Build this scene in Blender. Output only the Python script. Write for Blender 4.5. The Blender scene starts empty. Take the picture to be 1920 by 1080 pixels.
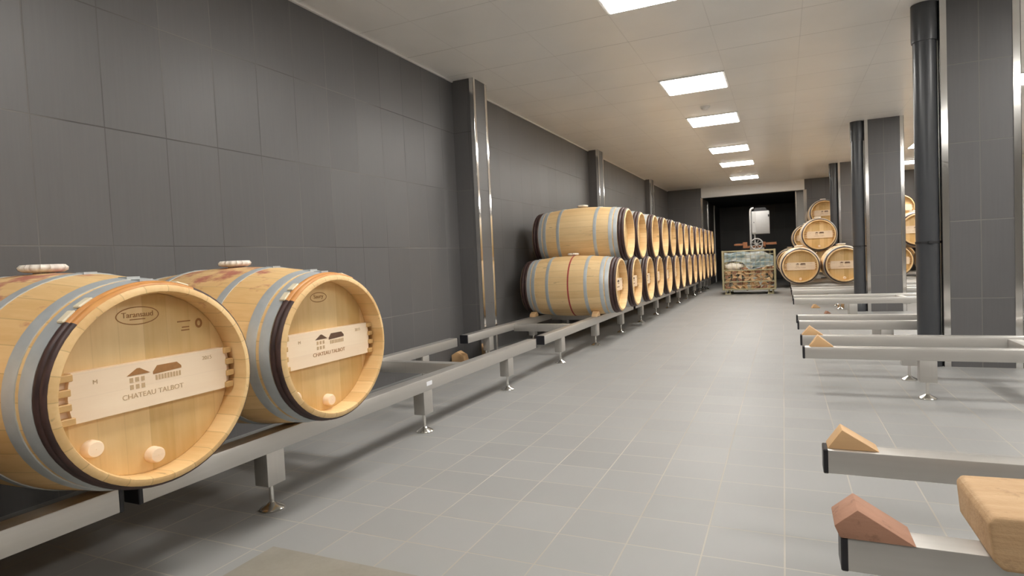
import bpy, bmesh, math, random
from mathutils import Matrix, Vector
random.seed(11)
PI = math.pi
SC = bpy.context.scene
COL = SC.collection

# ------------------------------------------------------------------ helpers
def link(o):
    COL.objects.link(o); return o

def finish(name, bm, m, parent=None, angle=35, smooth=True):
    bmesh.ops.recalc_face_normals(bm, faces=bm.faces[:])
    me = bpy.data.meshes.new(name)
    if smooth:
        for f in bm.faces: f.smooth = True
    bm.to_mesh(me); bm.free()
    if smooth: me.set_sharp_from_angle(angle=math.radians(angle))
    me.materials.append(m)
    o = link(bpy.data.objects.new(name, me))
    if parent: o.parent = parent
    return o

def tag(o, label=None, cat=None, group=None, kind=None):
    if label: o['label'] = label
    if cat: o['category'] = cat
    if group: o['group'] = group
    if kind: o['kind'] = kind
    return o

def thing(name, label, cat, loc=(0, 0, 0), rz=0, group=None):
    o = link(bpy.data.objects.new(name, None))
    o.empty_display_size = .1
    o.location = loc; o.rotation_euler = (0, 0, rz)
    return tag(o, label, cat, group)

def copy_tree(o, parent=None, skip=()):
    c = o.copy(); link(c)
    if parent: c.parent = parent
    for ch in list(o.children):
        if ch.name.split('.')[0] in skip: continue
        copy_tree(ch, c, skip)
    return c

def box(bm, x0, x1, y0, y1, z0, z1, bev=0, seg=1):
    r = bmesh.ops.create_cube(bm, size=1)
    vs = r['verts']
    for v in vs:
        v.co = Vector(((x0+x1)/2+v.co.x*(x1-x0), (y0+y1)/2+v.co.y*(y1-y0), (z0+z1)/2+v.co.z*(z1-z0)))
    if bev:
        es = list({e for v in vs for e in v.link_edges})
        bmesh.ops.bevel(bm, geom=es, offset=bev, segments=seg, profile=.5, affect='EDGES')

def bx(x0, x1, y0, y1, z0, z1, bev=0, seg=1):
    bm = bmesh.new(); box(bm, x0, x1, y0, y1, z0, z1, bev, seg); return bm

def lathe(bm, prof, n=48, axis='X', center=(0, 0, 0), a0=None, a1=None, cap=False, radfn=None):
    """prof: (t, r) along the axis; angle measured from +z towards +y for axis X."""
    full = a0 is None
    if full: a0, a1 = 0, 2*PI
    cnt = n if full else n+1
    rings = []
    for t, r in prof:
        ring = []
        for i in range(cnt):
            a = a0+(a1-a0)*i/n
            rr = r*(radfn(a, t) if radfn else 1)
            if axis == 'X': co = (t, rr*math.sin(a), rr*math.cos(a))
            elif axis == 'Y': co = (rr*math.sin(a), t, rr*math.cos(a))
            else: co = (rr*math.cos(a), rr*math.sin(a), t)
            ring.append(bm.verts.new(Vector(co)+Vector(center)))
        rings.append(ring)
    for k in range(len(rings)-1):
        A, B = rings[k], rings[k+1]
        for i in range(cnt if full else n):
            j = (i+1) % cnt
            bm.faces.new((A[i], A[j], B[j], B[i]))
    if cap:
        bm.faces.new(rings[0]); bm.faces.new(rings[-1])
    if not full:
        bm.faces.new([r[0] for r in rings]); bm.faces.new([r[-1] for r in rings])
    return rings

def closed_lathe(bm, prof, **k):
    """ring whose cross-section is the closed polygon prof"""
    full = k.get('a0') is None
    n = k.pop('n', 48)
    center = Vector(k.get('center', (0, 0, 0)))
    a0, a1 = (0, 2*PI) if full else (k['a0'], k['a1'])
    cnt = n if full else n+1
    rows = []
    for i in range(cnt):
        a = a0+(a1-a0)*i/n
        rows.append([bm.verts.new(Vector((t, r*math.sin(a), r*math.cos(a)))+center) for t, r in prof])
    m = len(prof)
    for i in range(cnt if full else n):
        A, B = rows[i], rows[(i+1) % cnt]
        for q in range(m):
            bm.faces.new((A[q], A[(q+1) % m], B[(q+1) % m], B[q]))
    if not full:
        bm.faces.new(rows[0]); bm.faces.new(rows[-1])

def prism(bm, poly, axis, t0, t1):
    """poly in the plane normal to axis: X:(y,z)  Y:(x,z)  Z:(x,y)"""
    def P(u, v, t):
        return {'X': (t, u, v), 'Y': (u, t, v), 'Z': (u, v, t)}[axis]
    A = [bm.verts.new(P(u, v, t0)) for u, v in poly]
    B = [bm.verts.new(P(u, v, t1)) for u, v in poly]
    n = len(poly)
    bm.faces.new(A); bm.faces.new(B)
    for i in range(n):
        bm.faces.new((A[i], A[(i+1) % n], B[(i+1) % n], B[i]))

def tube(bm, pts, r, n=10):
    pts = [Vector(p) for p in pts]; rings = []
    for i, p in enumerate(pts):
        d = (pts[min(i+1, len(pts)-1)]-pts[max(i-1, 0)]).normalized()
        u = d.orthogonal().normalized() if abs(d.z) > .99 else Vector((0, 0, 1)).cross(d).normalized()
        w = d.cross(u)
        rings.append([bm.verts.new(p+r*(math.cos(2*PI*k/n)*u+math.sin(2*PI*k/n)*w)) for k in range(n)])
    for A, B in zip(rings, rings[1:]):
        for k in range(n): bm.faces.new((A[k], A[(k+1) % n], B[(k+1) % n], B[k]))
    bm.faces.new(rings[0]); bm.faces.new(rings[-1])

# ------------------------------------------------------------------ materials
class NT:
    def __init__(s, name):
        s.m = bpy.data.materials.new(name); s.m.use_nodes = True
        s.t = s.m.node_tree; s.n = s.t.nodes; s.l = s.t.links
        s.b = s.n['Principled BSDF']
    def new(s, k, **p):
        x = s.n.new(k)
        for a, v in p.items(): setattr(x, a, v)
        return x
    def put(s, sock, v):
        if hasattr(v, 'is_output') or isinstance(v, bpy.types.NodeSocket): s.l.new(v, sock)
        else:
            if isinstance(v, (tuple, list)) and len(v) == 3 and sock.type == 'RGBA': v = (*v, 1)
            sock.default_value = v
    def math(s, op, a, b=None, c=None):
        x = s.new('ShaderNodeMath', operation=op)
        for i, v in enumerate((a, b, c)):
            if v is not None: s.put(x.inputs[i], v)
        return x.outputs[0]
    def mix(s, f, a, b, mode='MIX'):
        x = s.new('ShaderNodeMix', data_type='RGBA', blend_type=mode)
        s.put(x.inputs[0], f); s.put(x.inputs[6], a); s.put(x.inputs[7], b)
        return x.outputs[2]
    def ramp(s, f, lo, hi, a=0, b=1):
        x = s.new('ShaderNodeMapRange'); x.clamp = True
        for i, v in enumerate((f, lo, hi, a, b)): s.put(x.inputs[i], v)
        return x.outputs[0]
    def obj(s): return s.new('ShaderNodeTexCoord').outputs['Object']
    def pos(s): return s.new('ShaderNodeNewGeometry').outputs['Position']
    def rnd(s): return s.new('ShaderNodeObjectInfo').outputs['Random']
    def xyz(s, v):
        x = s.new('ShaderNodeSeparateXYZ'); s.l.new(v, x.inputs[0]); return x.outputs
    def comb(s, a, b, c):
        x = s.new('ShaderNodeCombineXYZ')
        for i, v in enumerate((a, b, c)): s.put(x.inputs[i], v)
        return x.outputs[0]
    def scale(s, v, sc, off=None):
        x = s.new('ShaderNodeVectorMath', operation='MULTIPLY'); s.l.new(v, x.inputs[0]); x.inputs[1].default_value = sc
        if off is None: return x.outputs[0]
        y = s.new('ShaderNodeVectorMath', operation='ADD'); s.l.new(x.outputs[0], y.inputs[0]); s.put(y.inputs[1], off)
        return y.outputs[0]
    def noise(s, v, scale=5, det=3, rough=.5):
        x = s.new('ShaderNodeTexNoise'); s.l.new(v, x.inputs['Vector'])
        x.inputs['Scale'].default_value = scale; x.inputs['Detail'].default_value = det; x.inputs['Roughness'].default_value = rough
        return x.outputs['Fac']
    def white(s, v):
        x = s.new('ShaderNodeTexWhiteNoise', noise_dimensions='3D'); s.l.new(v, x.inputs['Vector'])
        return x.outputs['Value']
    def bump(s, h, strength=.2, dist=.01):
        x = s.new('ShaderNodeBump'); x.inputs['Strength'].default_value = strength; x.inputs['Distance'].default_value = dist
        s.l.new(h, x.inputs['Height']); s.l.new(x.outputs[0], s.b.inputs['Normal'])
    def set(s, **k):
        for a, v in k.items(): s.put(s.b.inputs[a.replace('_', ' ')], v)
        return s.m

def plain(name, col, rough=.5, metal=0, var=.06, scale=12, **k):
    t = NT(name)
    f = t.noise(t.obj(), scale, 4)
    c = t.mix(f, tuple(c*(1-var) for c in col), tuple(min(1, c*(1+var)) for c in col))
    return t.set(Base_Color=c, Roughness=rough, Metallic=metal, **k)

def tile_mat(name, ua, uo, uw, va, vo, vw, gw, col, grout, rough, var=.05, streak=.08, bump=.3, spec=.5, rvar=.12, uf=1.0):
    t = NT(name); P = t.xyz(t.pos())
    u = t.math('DIVIDE', t.math('SUBTRACT', P[ua], uo), uw)
    v = t.math('DIVIDE', t.math('SUBTRACT', P[va], vo), vw)
    def line(q, w):
        f = t.math('FRACT', q)
        d = t.math('MINIMUM', f, t.math('SUBTRACT', 1.0, f))
        return t.ramp(d, gw/w*.35, gw/w*.65, 1, 0)
    g = t.math('MAXIMUM', t.math('MULTIPLY', line(u, uw), uf), line(v, vw))
    cell = t.comb(t.math('FLOOR', u), t.math('FLOOR', v), 3.3)
    rnd = t.white(cell)
    st = t.noise(t.comb(t.math('MULTIPLY', u, 9.0), t.math('MULTIPLY', v, .5), t.math('MULTIPLY', rnd, 40.)), 3, 4)
    cl = t.noise(t.pos(), 1.7, 4)
    k = t.math('ADD', t.math('MULTIPLY', t.math('SUBTRACT', rnd, .5), var*2),
               t.math('ADD', t.math('MULTIPLY', t.math('SUBTRACT', st, .5), streak*2), t.math('MULTIPLY', t.math('SUBTRACT', cl, .5), .14)))
    k = t.math('ADD', k, 1.0)
    base = t.new('ShaderNodeVectorMath', operation='SCALE'); base.inputs[0].default_value = col; t.l.new(k, base.inputs['Scale'])
    gc = t.mix(t.ramp(t.noise(t.pos(), .9, 2), .4, .6), grout[0], grout[1])
    c = t.mix(g, base.outputs[0], gc)
    t.bump(t.math('SUBTRACT', 1.0, g), bump, .004)
    return t.set(Base_Color=c, Roughness=t.math('ADD', t.math('MULTIPLY', st, rvar), t.math('ADD', rough-.06, t.math('MULTIPLY', g, .2))), Specular_IOR_Level=spec)

def stave_mat(name, a, b, seam=.5, stain=0):
    t = NT(name); O = t.obj(); X = t.xyz(O); R = t.rnd()
    z = t.math('SUBTRACT', X[2], RB)
    ang = t.math('ARCTAN2', X[1], z)
    q = t.math('ADD', t.math('MULTIPLY', ang, 27/(2*PI)), t.math('MULTIPLY', R, 5.0))
    idx = t.math('FLOOR', q); fr = t.math('FRACT', q)
    wn = t.white(t.comb(idx, t.math('MULTIPLY', R, 71.0), 1.7))
    grain = t.noise(t.scale(O, (1.6, 26, 26), t.comb(t.math('MULTIPLY', R, 30.), 0, 0)), 2.2, 5, .6)
    blot = t.noise(t.scale(O, (1.5, 3, 3), t.comb(t.math('MULTIPLY', R, 50.), 0, 0)), 2.0, 3)
    f = t.math('ADD', t.math('MULTIPLY', wn, .45), t.math('ADD', t.math('MULTIPLY', grain, .5), t.math('MULTIPLY', blot, .4)))
    c = t.mix(t.ramp(f, .35, 1.0), a, b)
    d = t.math('MINIMUM', fr, t.math('SUBTRACT', 1.0, fr))
    c = t.mix(t.ramp(d, .0, .03, seam, 0), c, tuple(x*.45 for x in b))
    # dark drips and marks
    dr = t.noise(t.scale(O, (5, 34, 34), t.comb(t.math('MULTIPLY', R, 13.), 0, 0)), 1.1, 2)
    c = t.mix(t.ramp(dr, .69, .75, 0, .45), c, (.20, .12, .06))
    if stain:
        h = t.ramp(z, .2, .36, 0, 1)
        nx = t.ramp(t.math('ABSOLUTE', X[0]), .10, .46, 1, 0)
        n1 = t.noise(t.scale(O, (3.2, 5, 5), t.comb(t.math('MULTIPLY', R, 9.), 3, 1)), 3.0, 4, .6)
        m = t.ramp(t.math('ADD', n1, t.math('MULTIPLY', t.math('MULTIPLY', h, nx), .20)), .62, .78, 0, stain)
        m = t.math('MULTIPLY', m, t.ramp(z, .1, .22))
        c = t.mix(m, c, (.40, .085, .085))
    t.bump(grain, .12, .003)
    return t.set(Base_Color=c, Roughness=t.math('ADD', .48, t.math('MULTIPLY', grain, .15)))

def board_mat(name, a, b, axis=1, w=.075, stretch=(30, 30, 2.2), seam=.35, bumpy=.1):
    """wood with boards side by side along `axis` and the grain along the small stretch"""
    t = NT(name); O = t.obj(); X = t.xyz(O); R = t.rnd()
    q = t.math('ADD', t.math('DIVIDE', X[axis], w), t.math('MULTIPLY', R, 7.0)); idx = t.math('FLOOR', q); fr = t.math('FRACT', q)
    wn = t.white(t.comb(idx, t.math('MULTIPLY', R, 37.), 4.1))
    g = t.noise(t.scale(O, stretch, t.comb(t.math('MULTIPLY', R, 30.), t.math('MULTIPLY', idx, 3.), 0)), 1.6, 5, .6)
    bl = t.noise(t.scale(O, (4, 4, 4), t.comb(t.math('MULTIPLY', R, 21.), 0, 0)), 1.6, 3)
    f = t.math('ADD', t.math('MULTIPLY', wn, .5), t.math('ADD', t.math('MULTIPLY', g, .45), t.math('MULTIPLY', bl, .45)))
    c = t.mix(t.ramp(f, .38, 1.02), a, b)
    d = t.math('MINIMUM', fr, t.math('SUBTRACT', 1.0, fr))
    c = t.mix(t.ramp(d, 0, .03, seam, 0), c, tuple(x*.6 for x in b))
    if bumpy > .2:
        sp = t.noise(O, 22, 5, .7); c = t.mix(t.ramp(sp, .58, .74, 0, .55), c, tuple(x*.45 for x in b)); g = t.math('ADD', g, sp)
    t.bump(g, bumpy, .002 if bumpy < .2 else .006)
    return t.set(Base_Color=c, Roughness=.5 if bumpy < .2 else .75)

def steel_mat(name, col, rough, axis=0, aniso=0):
    t = NT(name); O = t.obj()
    s = [30., 30., 30.]; s[axis] = .8
    n = t.noise(t.scale(O, tuple(s)), 2.0, 4)
    sm = t.noise(O, 4.0, 3)
    c = t.mix(n, tuple(x*.88 for x in col), col)
    return t.set(Base_Color=c, Metallic=.88, Roughness=t.math('ADD', rough-.08, t.math('ADD', t.math('MULTIPLY', n, .08), t.math('MULTIPLY', sm, .1))))

RB, RH, HL = .365, .308, .59            # barrel: bilge radius, head radius, half length
M = {}
M['stave'] = stave_mat('oak_staves', (.88, .65, .355), (.70, .46, .21))
M['stave_stained'] = stave_mat('oak_staves_wine_stained', (.86, .61, .31), (.66, .41, .165), stain=.8)
M['head'] = board_mat('oak_head', (.86, .645, .34), (.66, .44, .175), seam=.16)
M['bar'] = board_mat('pale_pine_bar', (.94, .77, .57), (.85, .65, .46), axis=2, w=.07, stretch=(30, 2.2, 30), seam=.12)
M['peg'] = plain('oak_peg', (.62, .40, .17), .5, var=.18, scale=30)
M['hoop'] = NT('galvanised_hoop')
_t = M['hoop']; _n = _t.noise(_t.obj(), 25, 5); _n2 = _t.noise(_t.obj(), 4, 3)
M['hoop'] = _t.set(Base_Color=_t.mix(_n, (.48, .52, .54), (.62, .66, .68)), Metallic=.45, Roughness=_t.math('ADD', .38, _t.math('MULTIPLY', _n2, .2)))
_t = NT('wine_dark_withy'); _n = _t.noise(_t.scale(_t.obj(), (60, 9, 9)), 1.5, 5)
M['withy'] = _t.set(Base_Color=_t.mix(_t.ramp(_n, .35, .75), (.030, .014, .012), (.085, .04, .034)), Roughness=.5)
_t = NT('orange_withy'); _n = _t.noise(_t.scale(_t.obj(), (60, 9, 9)), 1.5, 5)
M['binding'] = _t.set(Base_Color=_t.mix(_t.ramp(_n, .3, .7), (.50, .20, .05), (.68, .33, .10)), Roughness=.45)
M['wicker'] = plain('peeled_wicker', (.78, .70, .52), .6)
M['bung'] = plain('white_silicone', (.80, .75, .68), .6, var=.1, scale=60)
M['burn'] = plain('burnt_brand', (.36, .17, .055), .7, var=.2, scale=90)
M['burn_dark'] = plain('dark_burnt_brand', (.13, .07, .04), .7, var=.2, scale=90)
M['burn_light'] = plain('light_burnt_brand', (.56, .39, .22), .7, var=.15, scale=90)
M['red_paint'] = plain('red_wine_stripe', (.42, .07, .06), .6, var=.25, scale=20)
M['steel'] = steel_mat('brushed_stainless_along_y', (.58, .565, .54), .36, 1)
M['steelx'] = steel_mat('brushed_stainless_along_x', (.65, .63, .60), .43, 0)
M['steelz'] = steel_mat('brushed_stainless_upright', (.62, .60, .57), .46, 2)
M['chrome'] = plain('polished_steel', (.80, .79, .77), .12, 1, var=.03)
M['foot'] = plain('shiny_foot', (.78, .76, .72), .16, 1, var=.05)
M['rubber'] = plain('black_plastic_cap', (.012, .012, .016), .4)
M['sticker'] = plain('white_sticker', (.85, .86, .90), .5)
M['wedge'] = board_mat('pine_wedge', (.74, .50, .27), (.58, .35, .17), axis=1, w=.4, stretch=(2.5, 22, 22), seam=0)
M['wedge_red'] = board_mat('reddish_wedge', (.44, .235, .155), (.27, .135, .085), axis=1, w=.4, stretch=(2.5, 22, 22), seam=0, bumpy=.35)
M['block'] = board_mat('rough_pine_block', (.76, .55, .33), (.50, .32, .17), axis=1, w=.5, stretch=(2.2, 20, 26), seam=0, bumpy=.6)
M['pipe'] = plain('anthracite_pipe', (.055, .058, .065), .32, var=.05)
M['rubber_black'] = plain('matt_black', (.02, .02, .022), .6)
M['white_metal'] = plain('white_enamel', (.42, .42, .415), .4)
M['grey_metal'] = plain('grey_enamel', (.42, .42, .41), .4)
M['ceil_plain'] = plain('white_ceiling_paint', (.78, .76, .73), .5, var=.02)
M['cage'] = plain('yellow_passivated_steel', (.46, .42, .27), .45, .6, var=.2, scale=20)
M['brown'] = plain('brown_painted_beam', (.30, .12, .05), .55, var=.15)
M['mat'] = NT('grey_floor_plate'); _t = M['mat']; _n = _t.noise(_t.pos(), 9, 5); _n2 = _t.noise(_t.pos(), 60, 3)
M['mat'] = _t.set(Base_Color=_t.mix(_t.math('ADD', _t.math('MULTIPLY', _n, .7), _t.math('MULTIPLY', _n2, .3)), (.19, .176, .148), (.32, .293, .247)), Roughness=.55)
_t = NT('light_diffuser')
M['lamp'] = _t.set(Base_Color=(.9, .9, .9), Emission_Color=(1, .965, .91), Emission_Strength=17.0)
_t = NT('plastic_sheet'); _n = _t.noise(_t.obj(), 5, 4)
M['sheet'] = _t.set(Base_Color=_t.mix(_t.ramp(_n, .38, .62), (.30, .42, .46), (.72, .76, .76)), Roughness=.3)

WALLC = (.122, .119, .119)
GR = ((.070, .067, .065), (.185, .175, .165))
M['wall_y'] = tile_mat('anthracite_tiles_side', 1, 2.989, .336, 2, 1.178, .6, .006, WALLC, GR, .42, uf=.75)
M['wall_x'] = tile_mat('anthracite_tiles_end', 0, 1.42, .336, 2, 1.178, .6, .006, WALLC, GR, .42, uf=.75)
M['col_x'] = tile_mat('anthracite_tiles_column', 0, 1.42, .336, 2, 1.168, .615, .006, (.122, .12, .122), ((.16, .155, .145), (.21, .20, .185)), .42)
M['floor'] = tile_mat('grey_floor_tiles', 0, -.020, .2525, 1, 2.503, .2362, .0055, (.288, .288, .282), ((.36, .33, .29), (.43, .395, .355)), .50, var=.035, streak=.02, bump=.15, spec=.3)
M['ceiling'] = tile_mat('white_ceiling_tiles', 0, -1.215, .70, 1, 4.765, .685, .007, (.90, .87, .83), ((.55, .52, .49), (.72, .69, .65)), .34, var=.008, streak=.002, bump=.2, rvar=0.0, uf=.35)

# ------------------------------------------------------------------ room shell
CZ = 2.92; WX = -3.12; YE = 18.5; YB = -6.6; XR = 5.0
def struct(name, bm, m, parent=None, smooth=False):
    o = finish(name, bm, m, parent, smooth=smooth)
    if not parent: o['kind'] = 'structure'
    return o
struct('floor', bx(WX-.2, XR+.2, YB-.2, 24.2, -.12, 0), M['floor'])
struct('ceiling', bx(WX-.2, XR+.2, YB-.2, YE, CZ, CZ+.12), M['ceiling'])
struct('wall_left', bx(WX-.2, WX, YB-.2, YE+.2, 0, CZ), M['wall_y'])
struct('wall_right', bx(XR, XR+.2, YB-.2, YE+.2, 0, CZ), M['ceil_plain'])
struct('wall_back', bx(WX, XR, YB-.2, YB, 0, CZ), M['ceil_plain'])
OX0, OX1, OZ = -2.15, .574, 2.635
bm = bmesh.new(); box(bm, WX, OX0, YE, YE+.2, 0, CZ)
struct('wall_front', bm, M['wall_x'])
struct('wall_front.001', bx(OX1, XR, YE, YE+.2, 0, CZ), M['wall_x'])
struct('trim_1', bx(OX0, OX1, YE-.03, YE+.2, OZ, CZ), M['ceil_plain'])          # white header over the recess
# dark recess
struct('wall_recess_left', bx(OX0-.2, OX0, YE+.2, 24, 0, OZ+.3), M['wall_y'])
struct('wall_recess_right', bx(OX1, OX1+.2, YE+.2, 24, 0, OZ+.3), M['wall_y'])
struct('wall_recess_back', bx(OX0-.2, OX1+.2, 24, 24.2, 0, OZ+.3), M['wall_x'])
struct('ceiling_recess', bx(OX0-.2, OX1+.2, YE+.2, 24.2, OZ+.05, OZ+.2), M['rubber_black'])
bm = bx(OX0, OX0+.012, YE+.22, YE+1.45, 0, OZ); struct('trim_2', bm, M['steelz'])
bm = bx(OX0, OX0+.03, 21.9, 22.05, 0, OZ); struct('trim_3', bm, M['steelz'])
bm = bx(.36, OX1, YE+.3, YE+.6, 0, OZ); struct('wall_recess_return', bm, M['grey_metal'])
n = 4
for x0, x1, y0, y1 in ((OX0-.02, OX0+.035, YE-.012, YE+.03), (OX0, OX0+.03, YE+1.43, YE+1.5), (OX1-.03, OX1+.05, YE-.012, YE+.03), (.345, .375, YE+.285, YE+.33)):
    struct('trim_%d' % n, bx(x0, x1, y0, y1, 0, OZ), M['chrome']); n += 1
# slim edge profile where the ceiling meets the left wall
struct('trim_%d' % n, bx(WX, WX+.018, YB, YE, CZ-.012, CZ), M['ceil_plain']); n += 1

def corner(bm, x, y, sx, sy, w=.048, t=.006, z0=0, z1=CZ):
    """L-shaped corner profile at an outside corner; sx, sy point away from the body"""
    box(bm, min(x+sx*t, x-sx*w), max(x+sx*t, x-sx*w), min(y, y+sy*t), max(y, y+sy*t), z0, z1, .0015)
    box(bm, min(x, x+sx*t), max(x, x+sx*t), min(y+sy*t, y-sy*w), max(y+sy*t, y-sy*w), z0, z1, .0015)

for i, (xf, y0, y1) in enumerate(((-2.872, 5.60, 5.90), (-2.935, 10.42, 10.74), (-2.965, 15.26, 15.58), (-2.86, .72, 1.02))):
    bm = bx(WX, xf, y0, y1, 0, CZ)
    p = struct('pilaster', bm, M['wall_x'])
    for yy, sy in ((y0, -1), (y1, 1)):
        b = bmesh.new(); corner(b, xf, yy, 1, sy, .04); tr = finish('corner_trim', b, M['chrome'], p); tr['label'] = 'polished steel corner strip'
for y0, y1 in ((5.84, 6.19), (10.68, 11.06), (15.58, 15.98)):
    p = struct('column', bx(1.17, 1.672, y0, y1, 0, CZ), M['col_x'])
    for xx, sx in ((1.17, -1), (1.672, 1)):
        for yy, sy in ((y0, -1), (y1, 1)):
            b = bmesh.new(); corner(b, xx, yy, sx, sy, .044); tr = finish('corner_trim', b, M['chrome'], p); tr['label'] = 'polished steel corner strip'

# ------------------------------------------------------------------ drainpipes beside the columns
for i, (x, y, lab) in enumerate(((1.078, 5.90, 'thick anthracite drainpipe from floor to ceiling beside the nearest tiled column'),
                                 (1.075, 10.76, 'anthracite drainpipe beside the middle tiled column'),
                                 (1.085, 15.66, 'anthracite drainpipe beside the farthest tiled column'))):
    t = thing('drainpipe', lab, 'pipe', (x, y, 0), 0, 'drainpipes beside the columns')
    b = bmesh.new(); lathe(b, [(0, .001), (0, .082), (CZ, .082), (CZ, .001)], 32, 'Z'); finish('pipe', b, M['pipe'], t)
    b = bmesh.new(); lathe(b, [(2.62, .083), (2.62, .090), (2.64, .092), (CZ-.002, .092), (CZ-.002, .083)], 32, 'Z'); finish('collar', b, M['pipe'], t)
    b = bmesh.new(); lathe(b, [(1.0, .083), (1.0, .0865), (1.018, .0865), (1.018, .083)], 32, 'Z'); box(b, -.012, .012, -.105, -.083, .998, 1.02, .002)
    box(b, .082, .098, -.01, .01, 1.0, 1.018)
    finish('clamp', b, M['rubber_black'], t)
    b = bmesh.new(); lathe(b, [(0, .083), (0, .093), (.12, .093), (.135, .083)], 32, 'Z'); finish('socket', b, M['pipe'], t)

# ------------------------------------------------------------------ ceiling lights and detectors
LY = [-.375, 2.365, 4.42, 7.16, 9.215, 11.955, 14.01, 16.75]
ordn = ['nearest', 'second', 'third', 'fourth', 'fifth', 'farthest']
proto = None
for row, lx in enumerate((-.865, 2.64)):
    for i, y in enumerate(LY):
        if proto is None:
            proto = t = thing('ceiling_light', '', 'ceiling light', (0, 0, 0))
            b = bmesh.new()
            for a in ((-.345, .345, -.3375, -.312), (-.345, .345, .312, .3375), (-.345, -.322, -.312, .312), (.322, .345, -.312, .312)):
                box(b, *a, -.006, .004)
            finish('frame', b, M['ceil_plain'], t, smooth=False)
            finish('diffuser', bx(-.322, .322, -.312, .312, -.010, .003, .002), M['lamp'], t, smooth=False)
        else: t = copy_tree(proto)
        t.location = (lx, y, CZ-.004)
        if row == 0 and i > 1: lab = 'lit square ceiling panel over the main aisle, %s in view' % ordn[i-2]
        elif row == 0: lab = ('lit ceiling panel almost over the viewpoint, above the top edge', 'lit ceiling panel above the big near barrels, above the top edge')[i]
        elif i >= 4: lab = 'lit ceiling panel beyond the columns on the right, %s' % ('at the level of the nearest column', 'just past the middle column', 'well past the middle column', 'closest to the end wall')[i-4]
        else: lab = 'lit ceiling panel beyond the columns outside the right edge, %s' % ('closest', 'second', 'third', 'farthest')[i]
        tag(t, lab, 'ceiling light', 'square ceiling lights')
for y, lab in ((8.346, 'small round white smoke detector between the second and third ceiling lights'), (15.3, 'tiny white smoke detector between the two farthest ceiling lights')):
    t = thing('smoke_detector', lab, 'smoke detector', (-.885, y, CZ))
    b = bmesh.new(); lathe(b, [(0, .06), (-.012, .06), (-.016, .052), (-.016, .001)], 28, 'Z'); finish('base', b, M['ceil_plain'], t)
    b = bmesh.new(); lathe(b, [(-.016, .045), (-.034, .042), (-.044, .03), (-.046, .001)], 28, 'Z'); finish('sensor_head', b, M['ceil_plain'], t)

# ------------------------------------------------------------------ racks
def make_rack(name, label, L, S, legs, group, along='y', sticker=None, loc=(0, 0, 0), rz=0):
    """local frame: rails run along +x from 0 to L; front rail at y in [0,.08], second rail at y in [S, S+.08]."""
    t = thing(name, label, 'rack', loc, rz, group)
    for k, yy in enumerate((0, S)):
        rl = finish('rail', bx(.012, L-.012, yy, yy+.08, .252, .331, .004, 2), M['steelx'], t)
        for x0, x1 in ((0, .016), (L-.016, L)):
            c = finish('end_cap', bx(x0, x1, yy-.001, yy+.081, .251, .332, .003), M['rubber'], t); c['label'] = 'black plastic end cap'
        if sticker and k == 0:
            s = finish('sticker', bx(sticker, sticker+.06, -.0012, .0, .283, .308), M['sticker'], t, smooth=False); s['label'] = 'small white sticker'
    for l0, l1 in zip(legs, legs[1:]):
        mx = (l0+l1)/2; finish('crossbar', bx(mx-.04, mx+.04, .078, S+.002, .236, .314, .003, 2), M['steelz'], t)
    for lx in legs:
        for yy in (0, S):
            lg = finish('leg', bx(lx-.048, lx+.048, yy+.002, yy+.078, .112, .2525, .003, 2), M['steelz'], t)
            b = bmesh.new(); lathe(b, [(0, .001), (0, .05), (.006, .052), (.012, .046), (.024, .022), (.032, .013), (.032, .010), (.115, .010), (.115, .001)], 24, 'Z', center=(lx, yy+.04, 0))
            f = finish('levelling_foot', b, M['foot'], lg)
    return t

RACKG = 'stainless barrel racks along the left wall'
# left racks: local +x -> +y, local +y -> -x  (rz = 90 deg)
secs = [(-2.42, 3.645, (.61, 1.82, 3.02), None, 'stainless rack section at the lower left corner, under the closest big barrel'),
        (1.275, 3.55, (.59, 1.79, 3.0), 1.775, 'stainless rack section under the second big barrel, with a white sticker'),
        (5.0, 3.55, (.52, 1.73, 2.93), None, 'stainless rack section whose empty near end shows two black caps'),
        (8.66, 3.55, (.52, 1.73, 2.93), None, 'stainless rack section under the long double barrel stack, second from its near end'),
        (12.32, 3.55, (.52, 1.73, 2.93), None, 'stainless rack section under the long double barrel stack, second from the far end'),
        (15.98, 2.45, (.4, 1.2, 2.0), None, 'stainless rack section at the far end of the long double barrel stack')]
for i, (y0, L, legs, st, lab) in enumerate(secs):
    make_rack('barrel_rack', lab, L, .78, legs, RACKG, loc=(-1.97, y0, 0), rz=PI/2, sticker=st)
RG = 'stainless barrel racks across the right side'
rrs = [(1.548, .672, 'closest stainless rack on the right, its two wedge-topped rails at the lower right'),
       (4.56, .62, 'stainless rack in front of the nearest column, two wedges on its rail ends'),
       (6.22, .55, 'empty stainless rack on the right just behind the nearest column'),
       (9.08, .68, 'empty stainless rack on the right in front of the middle column'),
       (11.09, .66, 'empty stainless rack on the right just behind the middle column'),
       (12.80, .66, 'stainless rack on the right carrying the two front barrels'),
       (14.40, .66, 'stainless rack on the right, hidden behind the two front barrels'),
       (17.50, .66, 'stainless rack on the right against the end wall')]
for y0, S, lab in rrs:
    make_rack('barrel_rack', lab, 3.75, S-.0, (.722, 1.95, 3.1), RG, loc=(.105, y0, 0), rz=0)

# ------------------------------------------------------------------ barrels
def RR(u): return RB-(RB-RH)*(u/HL)**2

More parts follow.
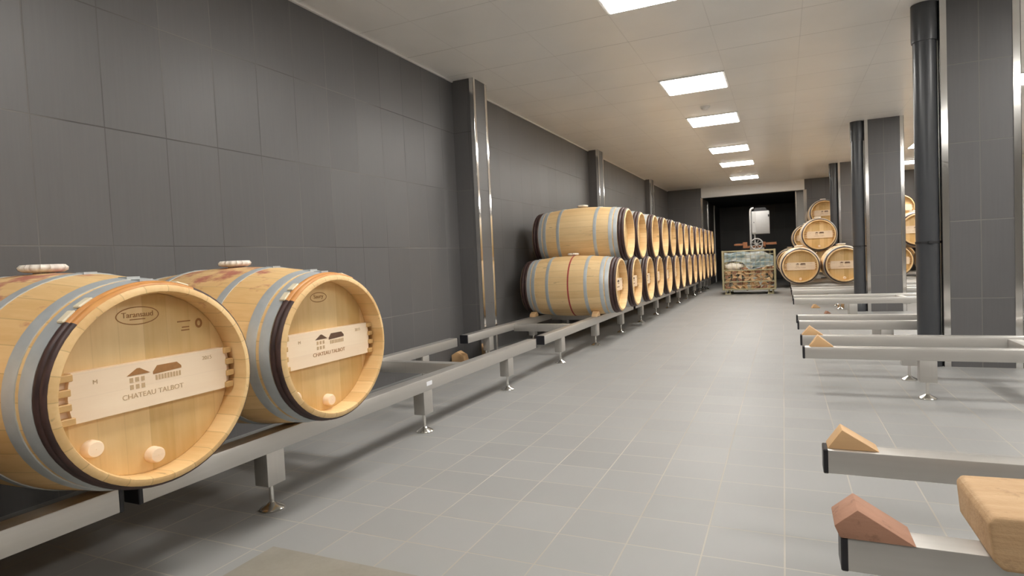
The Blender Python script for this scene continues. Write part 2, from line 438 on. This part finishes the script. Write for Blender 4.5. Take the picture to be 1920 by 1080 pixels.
def text_mesh(s, size, x0, y0, z0, m, name, parent, wide=None, depth=.0006, shear=0):
    cu = bpy.data.curves.new('txt', 'FONT'); cu.body = s; cu.size = size; cu.align_x = 'CENTER'; cu.align_y = 'CENTER'; cu.extrude = depth; cu.shear = shear
    o = bpy.data.objects.new('txt', cu); COL.objects.link(o)
    dg = bpy.context.evaluated_depsgraph_get()
    me = bpy.data.meshes.new_from_object(o.evaluated_get(dg))
    bpy.data.objects.remove(o); bpy.data.curves.remove(cu)
    w = max(v.co.x for v in me.vertices)-min(v.co.x for v in me.vertices)
    k = wide/w if wide else 1
    for v in me.vertices: v.co = Vector((x0+v.co.z, y0+v.co.x*k, z0+v.co.y))
    me.materials.clear(); me.materials.append(m); me.name = name
    r = link(bpy.data.objects.new(name, me)); r.parent = parent
    return r

def make_barrel(stave, emblem='brown', oval='Taransaud', plugs=((-.175, -.160), (.0, -.235)), bar=True, stripe=False, stamp=False, marks=('M', '2015'), binding=True, near=False):
    t = thing('wine_barrel', '', 'barrel')
    n = 64
    out = [(-HL+1.165*i/24+.0075, RR(-HL+1.165*i/24+.0075)) for i in range(25)]
    prof = [(-.495, .287), (-.578, .284), (-HL, .289), (-HL, .300)]+out+[(HL, .300), (HL, .289), (.578, .284), (.495, .287)]
    b = bmesh.new(); lathe(b, prof, n, center=(0, 0, RB)); body = finish('staves', b, stave, t, angle=40)
    for s in (1, -1):
        b = bmesh.new(); lathe(b, [(s*.478, .0005), (s*.478, .2865), (s*.498, .2865), (s*.501, .282), (s*.501, .0005)], n, center=(0, 0, RB))
        hd = finish('head', b, M['head'], t)
        if s == 1: front = hd
    for u0, u1 in (((.214, .252), (.428, .473), (.489, .534)) if near else ((.214, .252), (.396, .440), (.454, .499))):
        for s in (1, -1):
            b = bmesh.new(); closed_lathe(b, [(s*u0, RR(u0)-.002), (s*u0, RR(u0)+.003), (s*(u0+u1)/2, RR((u0+u1)/2)+.0045), (s*u1, RR(u1)+.003), (s*u1, RR(u1)-.002)], n=n, center=(0, 0, RB))
            box(b, s*u0+min(0, s*.042), s*u0+max(0, s*.042), -.02, .02, RB+RR(u1)-.001, RB+RR(u0)+.0042)
            finish('hoop', b, M['hoop'], t, angle=50)
    W0, W1 = (.536, .581) if near else (.503, .581)
    def withy(s):
        p = []
        for k in range(13):
            f = k/12; u = W0+(W1-W0)*f
            p.append((s*u, RR(u)+.0015+(.006 if near else .0085)*abs(math.sin(2*PI*f))**.6))
        return p+[(s*W1, RR(W1)-.003), (s*W0, RR(W0)-.003)]
    A0, A1 = math.radians(-47), math.radians(22)
    b = bmesh.new(); closed_lathe(b, withy(-1), n=n, center=(0, 0, RB)); w = finish('wooden_hoop', b, M['withy'], t, 50)
    if binding:
        b = bmesh.new(); closed_lathe(b, withy(1), n=52, center=(0, 0, RB), a0=A1, a1=A0+2*PI); w = finish('wooden_hoop', b, M['withy'], t, 50)
        b = bmesh.new(); closed_lathe(b, withy(1), n=14, center=(0, 0, RB), a0=A0, a1=A1); w2 = finish('hoop_binding', b, M['binding'], t, 50); w2['label'] = 'orange wicker binding at the top of the dark wooden hoop'
        for a in (-44, -34, 19):
            Mx = Matrix.Translation((0, 0, RB)) @ Matrix.Rotation(math.radians(-a), 4, 'X')
            q = bmesh.new(); box(q, W0-.019, W0+.011, -.022, .022, RR(W0)+.003, RR(W0)+.011, .003)
            for v in q.verts: v.co = Mx @ v.co
            finish('wicker_tie', q, M['wicker'], t)['label'] = 'pale wicker tie end'
    else:
        b = bmesh.new(); closed_lathe(b, withy(1), n=n, center=(0, 0, RB)); finish('wooden_hoop', b, M['withy'], t, 50)
    # bung
    b = bmesh.new(); rnd = random.Random(5)
    lathe(b, [(2*RB-.01, .001), (2*RB-.01, .026), (2*RB+.003, .030), (2*RB+.005, .052), (2*RB+.012, .064), (2*RB+.022, .066), (2*RB+.031, .058), (2*RB+.029, .046), (2*RB+.020, .036), (2*RB+.018, .001)], 64, 'Z',
          radfn=lambda a, z: 1+.05*math.sin(17*a+40*z)+.05*math.sin(5*a)+.03*math.sin(29*a))
    bu = finish('bung', b, M['bung'], t, 60); bu['label'] = 'white flat bung in the top of the barrel'
    for py, pz in plugs:
        b = bmesh.new(); lathe(b, [(.501, .026), (.524, .025), (.530, .021), (.531, .001)], 24, center=(0, py, RB+pz))
        finish('plug', b, M['bar'], t)
    if bar:
        zb = RB
        b = bmesh.new()
        def arc(y, r=.262):
            return r
        hh = .0725
        left = [(-math.sqrt(.236**2-z*z), z) for z in [hh-2*hh*i/8 for i in range(9)]]
        right = [(math.sqrt(.258**2-z*z), z) for z in [-hh+2*hh*i/8 for i in range(9)]]
        prism(b, [(y, z+zb) for y, z in left+right], 'X', .501, .531)
        left = [(-math.sqrt(.278**2-z*z), z) for z in [hh-.004-2*(hh-.004)*i/8 for i in range(9)]]
        right = [(math.sqrt(.278**2-z*z), z) for z in [-hh+.004+2*(hh-.004)*i/8 for i in range(9)]]
        prism(b, [(y, z+zb) for y, z in left+right], 'X', .501, .516)
        bar_o = finish('head_bar', b, M['bar'], t, smooth=False)
        for s in (1, -1):
            for zz in (-.062, -.021, .020, .061):
                r0 = .258 if s == 1 else .236
                y0 = math.sqrt(r0**2-zz*zz); y1 = math.sqrt(.281**2-zz*zz)
                finish('peg', bx(.508, .540, min(s*(y0-.004), s*y1), max(s*(y0-.004), s*y1), zb+zz-.010, zb+zz+.010, .002), M['peg'], bar_o)
        mm = M['burn'] if emblem == 'brown' else M['burn_dark']
        X = .5313
        b = bmesh.new()
        def poly(pts, x1=X+.0006): prism(b, [(y, z+zb) for y, z in pts], 'X', X-.001, x1)
        poly([(-.079, .034), (-.048, .054), (-.040, .054), (-.009, .034)])                     # tower roof
        poly([(.000, .026), (.000, .034), (.014, .052), (.078, .052), (.092, .038), (.092, .030)])   # long roof
        finish('emblem', b, mm, bar_o, smooth=False)['label'] = 'burnt roofs of the house emblem'
        b = bmesh.new()
        for zz in (.020, -.002):
            for yy in (-.066, -.049, -.032): prism(b, [(yy-.005, zz+zb-.007), (yy+.005, zz+zb-.007), (yy+.005, zz+zb+.007), (yy-.005, zz+zb+.007)], 'X', X-.001, X+.0006)
        finish('tower_windows', b, M['burn_light'], bar_o, smooth=False); b = bmesh.new()
        for k in range(9):
            yy = .010+.0095*k; prism(b, [(yy-.003, zb+.006), (yy+.003, zb+.006), (yy+.003, zb+.022), (yy-.003, zb+.022)], 'X', X-.001, X+.0006)
        finish('wing_windows', b, M['burn_light'], bar_o, smooth=False)
        text_mesh('CHATEAU TALBOT', .022, X, .0, zb-.030, M['burn_light'] if emblem == 'brown' else M['burn'], 'lettering', bar_o, wide=.19)
        text_mesh(marks[0], .018, X, -.165, zb+.036, M['burn_light'], 'lettering', bar_o)
        text_mesh(marks[1], .018, X, .185, zb+.047, M['burn_light'], 'lettering', bar_o)
    XH = .5015
    b = bmesh.new(); oy, oz = -.015, .215; a_, b_ = (.066, .029) if oval == 'Taransaud' else (.048, .022)
    N = 40; P0 = [(oy+a_*math.cos(2*PI*k/N), RB+oz+b_*math.sin(2*PI*k/N)) for k in range(N)]; P1 = [(oy+(a_-.0032)*math.cos(2*PI*k/N), RB+oz+(b_-.0032)*math.sin(2*PI*k/N)) for k in range(N)]
    V0 = [b.verts.new((XH+.0002, *p)) for p in P0]; V1 = [b.verts.new((XH+.0002, *p)) for p in P1]
    for k in range(N): b.faces.new((V0[k], V0[(k+1) % N], V1[(k+1) % N], V1[k]))
    if oval == 'Taransaud': prism(b, [(oy-.025, RB+oz-.013), (oy+.022, RB+oz-.013), (oy+.022, RB+oz-.010), (oy-.025, RB+oz-.010)], 'X', XH-.001, XH+.0005)
    finish('oval_stamp', b, M['burn'], front, smooth=False)
    text_mesh(oval, .024, XH, oy, RB+oz+.003, M['burn'], 'lettering', front, wide=.095 if oval == 'Taransaud' else .055)
    if stamp:
        b = bmesh.new()
        cy, cz = .185, RB+.168
        closed = [(cy+.013*math.cos(2*PI*k/20), cz+.017*math.sin(2*PI*k/20)) for k in range(20)]; inn = [(cy+.006*math.cos(2*PI*k/20), cz+.009*math.sin(2*PI*k/20)) for k in range(20)]
        V0 = [b.verts.new((XH+.0003, *p)) for p in closed]; V1 = [b.verts.new((XH+.0003, *p)) for p in inn]
        for k in range(20): b.faces.new((V0[k], V0[(k+1) % 20], V1[(k+1) % 20], V1[k]))
        for y0, y1, z0 in ((.110, .155, .178), (.125, .150, .158), (.122, .150, .148)):
            prism(b, [(y0, RB+z0), (y1, RB+z0), (y1, RB+z0+.004), (y0, RB+z0+.004)], 'X', XH-.001, XH+.0005)
        finish('round_stamp', b, M['burn'], front, smooth=False)
    if stripe:
        b = bmesh.new(); closed_lathe(b, [(.018, RR(.02)-.002), (.018, RR(.02)+.0008), (.036, RR(.03)+.0008), (.036, RR(.03)-.002)], n=n, center=(0, 0, RB))
        finish('painted_stripe', b, M['red_paint'], t)['label'] = 'thin red stripe around the middle'
    return t

def zc_for(c, e_in1, e_in2):
    return .331+max(RR(e_in1-c), RR(e_in2-c))

# the big near barrels on the left
protoA = make_barrel(M['stave_stained'], 'brown', 'Taransaud', stamp=True, near=True)
protoB = make_barrel(M['stave_stained'], 'dark', 'Saury', plugs=((-.19, -.19), (0, -.243)), marks=('M', '2015'), near=True)
cN = -2.34; SN = (1, 1.055, .985); zN = .331+(zc_for(cN, -2.05, -2.75)-.331-RB)*SN[2]
tag(protoA, 'closest big oak barrel, brown house emblem, round stamp and two plugs on its head', 'barrel', 'big near barrels at the left')
protoA.location = (cN, 1.243, zN)
tag(protoB, 'second closest big oak barrel, dark house emblem on its head bar', 'barrel', 'big near barrels at the left')
protoB.location = (cN, 2.045, zN); protoA.scale = SN; protoB.scale = SN
c0 = copy_tree(protoB); tag(c0, 'oak barrel at the extreme left edge, only a sliver of its top showing', 'barrel', 'big near barrels at the left')
c0.location = (cN, .44, zN)
# long double stack
cF = -2.325; zF = zc_for(cF, -2.05, -2.75)-RB
PB = .815
P_bot1 = make_barrel(M['stave'], 'dark', 'Saury', plugs=((0, -.243),), stripe=True, binding=False)
P_bot = make_barrel(M['stave'], 'dark', 'Saury', plugs=((0, -.243),), binding=False)
P_top = make_barrel(M['stave'], 'dark', 'Saury', plugs=((0, -.243),), bar=False, binding=False)
num = ['first', 'second', 'third', 'fourth', 'fifth', 'sixth', 'seventh', 'eighth', 'ninth', 'tenth', 'eleventh', 'twelfth', 'thirteenth', 'fourteenth', 'fifteenth']
used = set()
def use(p):
    if p.name in used: return copy_tree(p)
    used.add(p.name); return p
for k in range(14):
    b = P_bot1 if k == 0 else use(P_bot)
    b.location = (cF+random.uniform(-.012, .012)*(k > 0), 6.99+PB*k, zF)
    b.rotation_euler = (0, 0, math.radians(1.4))
    tag(b, 'nearest bottom-row oak barrel of the long left stack, red stripe around its middle' if k == 0 else
        'oak barrel in the long left stack, bottom row, %s from the near end' % num[k], 'barrel', 'bottom row of the long barrel stack')
dz = math.sqrt((2*RB+.001)**2-(PB/2)**2)
for k in range(13):
    b = use(P_top)
    b.location = (cF+.012+random.uniform(-.012, .012), 6.99+PB*(k+.5), zF+dz)
    b.rotation_euler = (0, 0, math.radians(1.4))
    tag(b, 'oak barrel in the long left stack, top row, %s from the near end' % num[k], 'barrel', 'top row of the long barrel stack')
# right-hand stacks: heads face the camera (local +x -> -y)
def right_barrel(x, yh, lev, lab, p=None):
    b = copy_tree(p or P_bot)
    yc = yh+HL
    b.rotation_euler = (0, 0, -PI/2)
    b.location = (x, yc, zR+lev*dzR)
    tag(b, lab, 'barrel', 'barrels stacked at the far right')
zR = .331+RR(.255)-RB
dzR = dz
dz12 = 0
right_barrel(.285, 12.5, 0, 'left one of the two front head-on barrels of the far right stack')
right_barrel(1.017, 12.5, 0, 'right one of the two front head-on barrels, cut off by the middle drainpipe')
for x, lev, lab in ((.285, 0, 'barrel directly behind the left front head-on barrel'), (1.10, 0, 'barrel directly behind the right front head-on barrel'),
                    (.6925, 1, 'head-on oak barrel resting on the second level between the two front barrels'),
                    (2.03, 0, 'bottom barrel in the gap between the middle column and near drainpipe'),
                    (2.845, 0, 'bottom barrel of the far right stack hidden behind the near drainpipe'),
                    (2.4375, 1, 'second-level barrel in the gap between the middle column and near drainpipe')):
    right_barrel(x, 14.1, lev, lab)
for lev, xs in ((0, (.16, .975, 1.79, 2.605, 3.42)), (1, (.5675, 1.3825, 2.1975, 3.0125)), (2, (.975, 1.79, 2.605))):
    for k, x in enumerate(xs):
        nm = {(2, 0): 'topmost barrel of the far right stack, peeping out left of the farthest drainpipe', (1, 0): 'second-level barrel against the end wall, its left half showing behind another barrel',
              (2, 2): 'highest barrel in the gap between the middle column and near drainpipe'}.get((lev, k),
              '%s-level barrel against the end wall on the right, %s from the aisle' % (('bottom', 'second', 'top')[lev], num[k]))
        right_barrel(x, 17.24, lev, nm, P_bot if (lev, k) != (2, 0) else P_bot)

# ------------------------------------------------------------------ wedges
def wedge(name, pts, y0, y1, m, lab, loc=(0, 0, 0), rz=0, group=None, bev=.003):
    """triangular chock: pts in (x,z), pulled along y"""
    b = bmesh.new(); prism(b, pts, 'Y', y0, y1)
    bmesh.ops.recalc_face_normals(b, faces=b.faces[:])
    bmesh.ops.bevel(b, geom=b.edges[:], offset=bev, segments=2, profile=.5, affect='EDGES')
    o = finish(name, b, m); o.location = loc; o.rotation_euler = (0, 0, rz)
    return tag(o, lab, 'wedge', group)
WG = 'wooden chocks on the right rail ends'
ZT = .3312
wedge('wooden_wedge', [(0, 0), (-.012, .028), (.036, .070), (.150, 0)], -.012, .098, M['wedge_red'], 'reddish wooden wedge overhanging the end of the closest right rail', (.104, 1.555, ZT), 0, WG)
wedge('wooden_wedge', [(0, 0), (.045, .066), (.152, 0)], .0, .085, M['wedge'], 'pale wooden wedge on the end of the second right rail from the bottom', (.118, 2.236, ZT), 0, WG)
wedge('wooden_wedge', [(0, 0), (.056, .078), (.150, 0)], -.005, .075, M['wedge'], 'closer of two wooden wedges on rail ends before the nearest column', (.146, 4.575, ZT), 0, WG)
wedge('wooden_wedge', [(0, 0), (.058, .070), (.150, 0)], -.01, .075, M['wedge'], 'farther of two wooden wedges on rail ends before the nearest column', (.116, 5.20, ZT), 0, WG)
# big block at the lower right corner, on the closest rail
b = bmesh.new(); prism(b, [(.372, .020), (.365, .098), (.375, .112), (.62, .118), (.62, .0), (.392, .0)], 'Y', 1.478, 1.735)
bmesh.ops.recalc_face_normals(b, faces=b.faces[:])
bmesh.ops.bevel(b, geom=b.edges[:], offset=.009, segments=3, profile=.6, affect='EDGES')
o = finish('wooden_block', b, M['block']); o.location = (0, 0, ZT); tag(o, 'large rough-sawn wooden block on the closest rail at the lower right corner', 'block')
# chocks under the first barrel of the long stack
LG = 'wooden chocks under the barrels on the left rack'
def chock(x, y, lab, flip=1):
    p = [(-.07, 0), (.055, 0), (.055, .060)] if flip == 1 else [(.07, 0), (-.055, 0), (-.055, .060)]
    b = bmesh.new(); prism(b, [(u, v) for u, v in p], 'X', -.036, .036)
    bmesh.ops.recalc_face_normals(b, faces=b.faces[:]); bmesh.ops.bevel(b, geom=b.edges[:], offset=.003, segments=2, profile=.5, affect='EDGES')
    o = finish('wooden_wedge', b, M['wedge']); o.location = (x, y, ZT); tag(o, lab, 'wedge', LG)
def chock2(x, y, lab):
    b = bmesh.new(); prism(b, [(-.10, 0), (-.085, .035), (-.03, .058), (.005, .045), (.035, 0)], 'X', -.035, .035)
    bmesh.ops.recalc_face_normals(b, faces=b.faces[:]); bmesh.ops.bevel(b, geom=b.edges[:], offset=.003, segments=2, profile=.5, affect='EDGES')
    o = finish('wooden_wedge', b, M['wedge']); o.location = (x, y, ZT); tag(o, lab, 'wedge', LG)
chock2(-2.01, 6.99-.165, 'wooden wedge on the front rail under the red-striped barrel')
chock2(-2.79, 6.99-.165, 'wooden wedge on the back rail under the red-striped barrel')
# loose pieces
wedge('wooden_wedge', [(0, 0), (.0, .09), (.06, .125), (.13, .085), (.15, 0)], 0, .11, M['wedge'], 'small wooden wedge lying on the floor by the left wall, behind the empty rails', (-3.09, 5.27, .001), .1)
wedge('wooden_wedge', [(0, 0), (.05, .075), (.14, 0)], 0, .1, M['wedge'], 'wooden wedge on the floor near the middle column, left of the pale offcut', (.42, 11.3, 0.001), .2)
wedge('wooden_wedge', [(0, 0), (.03, .045), (.09, 0)], 0, .06, M['wedge_red'], 'smallest wooden wedge lying on the floor in front of the middle column', (.57, 10.3, 0.001), .5)
wedge('wooden_block', [(0, 0), (.0, .06), (.10, .07), (.13, 0)], 0, .12, M['block'], 'pale wooden offcut lying on the floor beside the middle column rack leg', (.80, 11.3, 0.001), -.3)
# ------------------------------------------------------------------ floor plate at the bottom edge
o = finish('floor_plate', bx(-1.715, -.75, .55, 1.585, 0, .012, .003), M['mat'], smooth=False)
tag(o, 'worn grey plate lying on the floor at the bottom edge', 'floor plate')

# ------------------------------------------------------------------ wire cage on feet with wedges and plastic
cx0, cx1, cy0, cy1, cz0, cz1 = -1.325, -.185, 15.22, 16.12, .13, 1.045
t = thing('pallet_cage', 'yellowish wire pallet cage on short feet standing at the end of the aisle', 'cage', ((cx0+cx1)/2, (cy0+cy1)/2, 0))
W = cx1-cx0; D = cy1-cy0
b = bmesh.new()
for sx in (-1, 1):
    for sy in (-1, 1): box(b, sx*W/2-.02, sx*W/2+.02, sy*D/2-.02, sy*D/2+.02, .10, cz1, .004)
for zz in (.12, cz1-.02):
    for sy in (-1, 1): box(b, -W/2, W/2, sy*D/2-.016, sy*D/2+.016, zz-.016, zz+.016, .003)
    for sx in (-1, 1): box(b, sx*W/2-.016, sx*W/2+.016, -D/2, D/2, zz-.016, zz+.016, .003)
for zz in (.30, .57): box(b, -W/2, W/2, -D/2-.014, -D/2+.014, zz-.012, zz+.012, .003)
finish('frame', b, M['cage'], t)
def grid(p0, p1, dx, dz, ax):
    b = bmesh.new()
    nu = round((p1[0]-p0[0])/dx); nv = round((p1[1]-p0[1])/dz)
    for i in range(nu+1):
        u = p0[0]+(p1[0]-p0[0])*i/nu
        tube(b, [(u, ax[1], p0[1]), (u, ax[1], p1[1])] if ax[0] == 'y' else [(ax[1], u, p0[1]), (ax[1], u, p1[1])], .0035, 6)
    for i in range(nv+1):
        v = p0[1]+(p1[1]-p0[1])*i/nv
        tube(b, [(p0[0], ax[1], v), (p1[0], ax[1], v)] if ax[0] == 'y' else [(ax[1], p0[0], v), (ax[1], p1[0], v)], .0035, 6)
    return b
for sy in (-1, 1): finish('wire_panel', grid((-W/2, .12), (W/2, cz1-.02), .1, .09, ('y', sy*D/2)), M['cage'], t)
for sx in (-1, 1): finish('wire_panel', grid((-D/2, .12), (D/2, cz1-.02), .1, .09, ('x', sx*W/2)), M['cage'], t)
finish('base_panel', bx(-W/2, W/2, -D/2, D/2, .10, .125), M['cage'], t)
for sx in (-1, 1):
    for sy in (-1, 1):
        b = bmesh.new(); box(b, sx*(W/2-.10)-.07, sx*(W/2-.10)+.07, sy*(D/2-.06)-.05, sy*(D/2-.06)+.05, 0, .025, .004)
        box(b, sx*(W/2-.10)-.055, sx*(W/2-.10)-.035, sy*(D/2-.06)-.04, sy*(D/2-.06)+.04, .02, .102); box(b, sx*(W/2-.10)+.035, sx*(W/2-.10)+.055, sy*(D/2-.06)-.04, sy*(D/2-.06)+.04, .02, .102)
        finish('foot', b, M['cage'], t)
# heap of wedges inside
b = bmesh.new(); prism(b, [(-.07, -.03), (.09, -.03), (-.02, .05)], 'Y', -.045, .045)
bmesh.ops.recalc_face_normals(b, faces=b.faces[:])
bmesh.ops.bevel(b, geom=b.edges[:], offset=.003, segments=1, affect='EDGES')
w0 = None
rg = random.Random(4)
mats = [M['wedge'], M['wedge_red'], M['block']]
meshes = []
for mm in mats:
    bb = b.copy(); ob = finish('wooden_wedge', bb, mm); meshes.append(ob.data); bpy.data.objects.remove(ob)
b.free()
HX = (cx0+cx1)/2; HY = (cy0+cy1)/2
cnt = 0
for lay in range(6):
    for row in range(3):
        for k in range(8):
            z = .165+lay*.085
            x = -W/2+.10+(W-.2)*k/7+rg.uniform(-.02, .02)
            yv = (-D/2+.085+row*.20+rg.uniform(-.015, .015))
            if row and lay < 4: continue
            if z > .52+.18*(k/7): continue
            o = bpy.data.objects.new('wooden_wedge', rg.choice(meshes)); link(o)
            o.location = (HX+x, HY+yv, z); o.rotation_euler = (rg.uniform(-.5, .5), rg.uniform(-PI, PI), rg.uniform(-.6, .6))
            tag(o, 'small wooden wedge heaped inside the wire cage at the end of the aisle', 'wedge', 'wedges heaped in the wire cage'); cnt += 1
# plastic sheet crumpled on the heap
b = bmesh.new(); nx, nz = 26, 12; vs = []
for i in range(nx+1):
    row = []
    for j in range(nz+1):
        u = i/nx; v = j/nz
        x = -W/2+.03+(W-.06)*u
        zb_ = .60+.17/(1+math.exp((u-.44)*40))+.08*max(0, u-.6)+.02*math.sin(u*9)
        zt_ = 1.0-.10*max(0, (u-.55)/.45)**2-.02*math.sin(u*14)
        z = zb_+(zt_-zb_)*v
        y = -D/2+.035+.06*v+.10*v*v+.025*math.sin(u*17+v*5)*(.3+v)+.018*math.sin(u*31-v*11)
        row.append(b.verts.new((x, max(y, -D/2+.022), z)))
    vs.append(row)
for i in range(nx):
    for j in range(nz): b.faces.new((vs[i][j], vs[i+1][j], vs[i+1][j+1], vs[i][j+1]))
r = bmesh.ops.solidify(b, geom=b.faces[:], thickness=.006)
o = finish('plastic_sheet', b, M['sheet'], angle=180); o.location = (HX, HY, 0)
tag(o, 'crumpled pale blue plastic sheet stuffed into the top of the wire cage', 'plastic sheet')
b = bmesh.new(); bmesh.ops.create_icosphere(b, subdivisions=3, radius=1)
for v in b.verts:
    c = v.co.copy(); k = 1+.13*math.sin(7*c.x+3*c.z)+.10*math.sin(11*c.y+5*c.x)+.07*math.sin(17*c.z)
    v.co = Vector((c.x*.20*k, c.y*.055*k, c.z*.085*k))
o = finish('white_bag', b, M['bung'], angle=180); o.location = (HX-W/2+.235, HY-D/2+.085, .66)
tag(o, 'crumpled white bag on the left side of the heap in the wire cage', 'bag')

# ------------------------------------------------------------------ machine with a control cabinet behind the cage
t = thing('cellar_machine', 'machine with a white control cabinet on a tall post behind the wire cage', 'machine', (-.60, 17.3, 0))
dx = .60
finish('base', bx(-.45, .35, -.25, .30, 0, .09, .008), M['grey_metal'], t)
b = bmesh.new(); tube(b, [(-.775+dx, 0, .09), (-.775+dx, 0, 2.06), (-.765+dx, 0, 2.11), (-.74+dx, 0, 2.14), (-.70+dx, .02, 2.15)], .027, 14); finish('post', b, M['white_metal'], t)
cb = finish('control_cabinet', bx(-.742+dx, -.31+dx, -.03, .21, 1.46, 2.06, .008, 2), M['white_metal'], t)
d_ = finish('side_panel', bx(-.735+dx, -.645+dx, -.036, -.03, 1.50, 2.04, .002), M['grey_metal'], cb); d_['label'] = 'grey strip on the left of the cabinet front'
b = bmesh.new(); lathe(b, [(-.048, .001), (-.048, .012), (-.036, .012)], 16, 'Y', center=(-.69+dx, 0, 1.77)); finish('knob', b, M['rubber_black'], cb)
finish('hinge', bx(-.345+dx, -.315+dx, -.045, -.03, 1.90, 1.96, .002), M['rubber_black'], cb)
b = bmesh.new(); prism(b, [(-.70+dx, 2.06), (-.66+dx, 2.15), (-.40+dx, 2.15), (-.36+dx, 2.06)], 'Y', .0, .18); finish('motor_cover', b, M['rubber_black'], t)
b = bmesh.new(); tube(b, [(-.68+dx, .02, 1.47), (-.68+dx, .02, 1.22)], .02, 10); finish('cable_duct', b, M['grey_metal'], t)
wc = (-.635+dx, -.06, 1.19)
b = bmesh.new()
R0 = .145
pts = [(wc[0]+R0*math.cos(2*PI*k/28), wc[1], wc[2]+R0*math.sin(2*PI*k/28)) for k in range(29)]
tube(b, pts, .018, 8)
for k in range(4):
    a = PI*k/4+.4; tube(b, [(wc[0]-R0*math.cos(a), wc[1], wc[2]-R0*math.sin(a)), (wc[0]+R0*math.cos(a), wc[1], wc[2]+R0*math.sin(a))], .010, 6)
lathe(b, [(wc[1]-.03, .001), (wc[1]-.03, .035), (wc[1]+.06, .035), (wc[1]+.06, .001)], 16, 'Y', center=(wc[0], 0, wc[2])); finish('hand_wheel', b, M['grey_metal'], t)
b = bmesh.new(); box(b, -1.20+dx, -.87+dx, .03, .09, 1.175, 1.225, .004); box(b, -.50+dx, -.155+dx, .03, .09, 1.165, 1.225, .004); box(b, -.98+dx, -.87+dx, .0, .12, 1.10, 1.26, .004); box(b, -.50+dx, -.42+dx, .0, .12, 1.13, 1.25, .004)
box(b, -.98+dx, -.42+dx, .06, .12, 1.10, 1.16, .004); finish('cross_beam', b, M['brown'], t)
finish('pedestal', bx(-.80+dx, -.46+dx, -.02, .2, .09, 1.10, .01), M['grey_metal'], t)

# ------------------------------------------------------------------ camera, world, view
F, yaw, pitch, roll = 1129.556, math.radians(24.3288), math.radians(2.4089), math.radians(-2.6245)
cy_, sy_ = math.cos(yaw), math.sin(yaw); cp, sp = math.cos(pitch), math.sin(pitch)
fwd = Vector((-sy_*cp, cy_*cp, -sp)); right = Vector((cy_, sy_, 0)); up = right.cross(fwd)
r2 = math.cos(roll)*right+math.sin(roll)*up; u2 = -math.sin(roll)*right+math.cos(roll)*up
cam = bpy.data.cameras.new('camera'); co = bpy.data.objects.new('camera', cam); link(co)
mat = Matrix((r2, u2, -fwd)).transposed().to_4x4(); mat.translation = Vector((0, 0, 1.0))
co.matrix_world = mat
cam.sensor_fit = 'HORIZONTAL'; cam.sensor_width = 36; cam.lens = F/1920*36; cam.clip_start = .05; cam.clip_end = 100
SC.camera = co
w = bpy.data.worlds.new('World'); SC.world = w; w.use_nodes = True
w.node_tree.nodes['Background'].inputs[0].default_value = (.05, .05, .05, 1); w.node_tree.nodes['Background'].inputs[1].default_value = .2
vs_ = SC.view_settings
vs_.view_transform = 'Standard'; vs_.look = 'None'; vs_.gamma = 1; vs_.use_curve_mapping = False; vs_.exposure = 1.0
SC.cycles.max_bounces = 10; SC.cycles.diffuse_bounces = 6; SC.cycles.glossy_bounces = 5
SC.cycles.sample_clamp_indirect = 6
SC.cycles.use_denoising = True
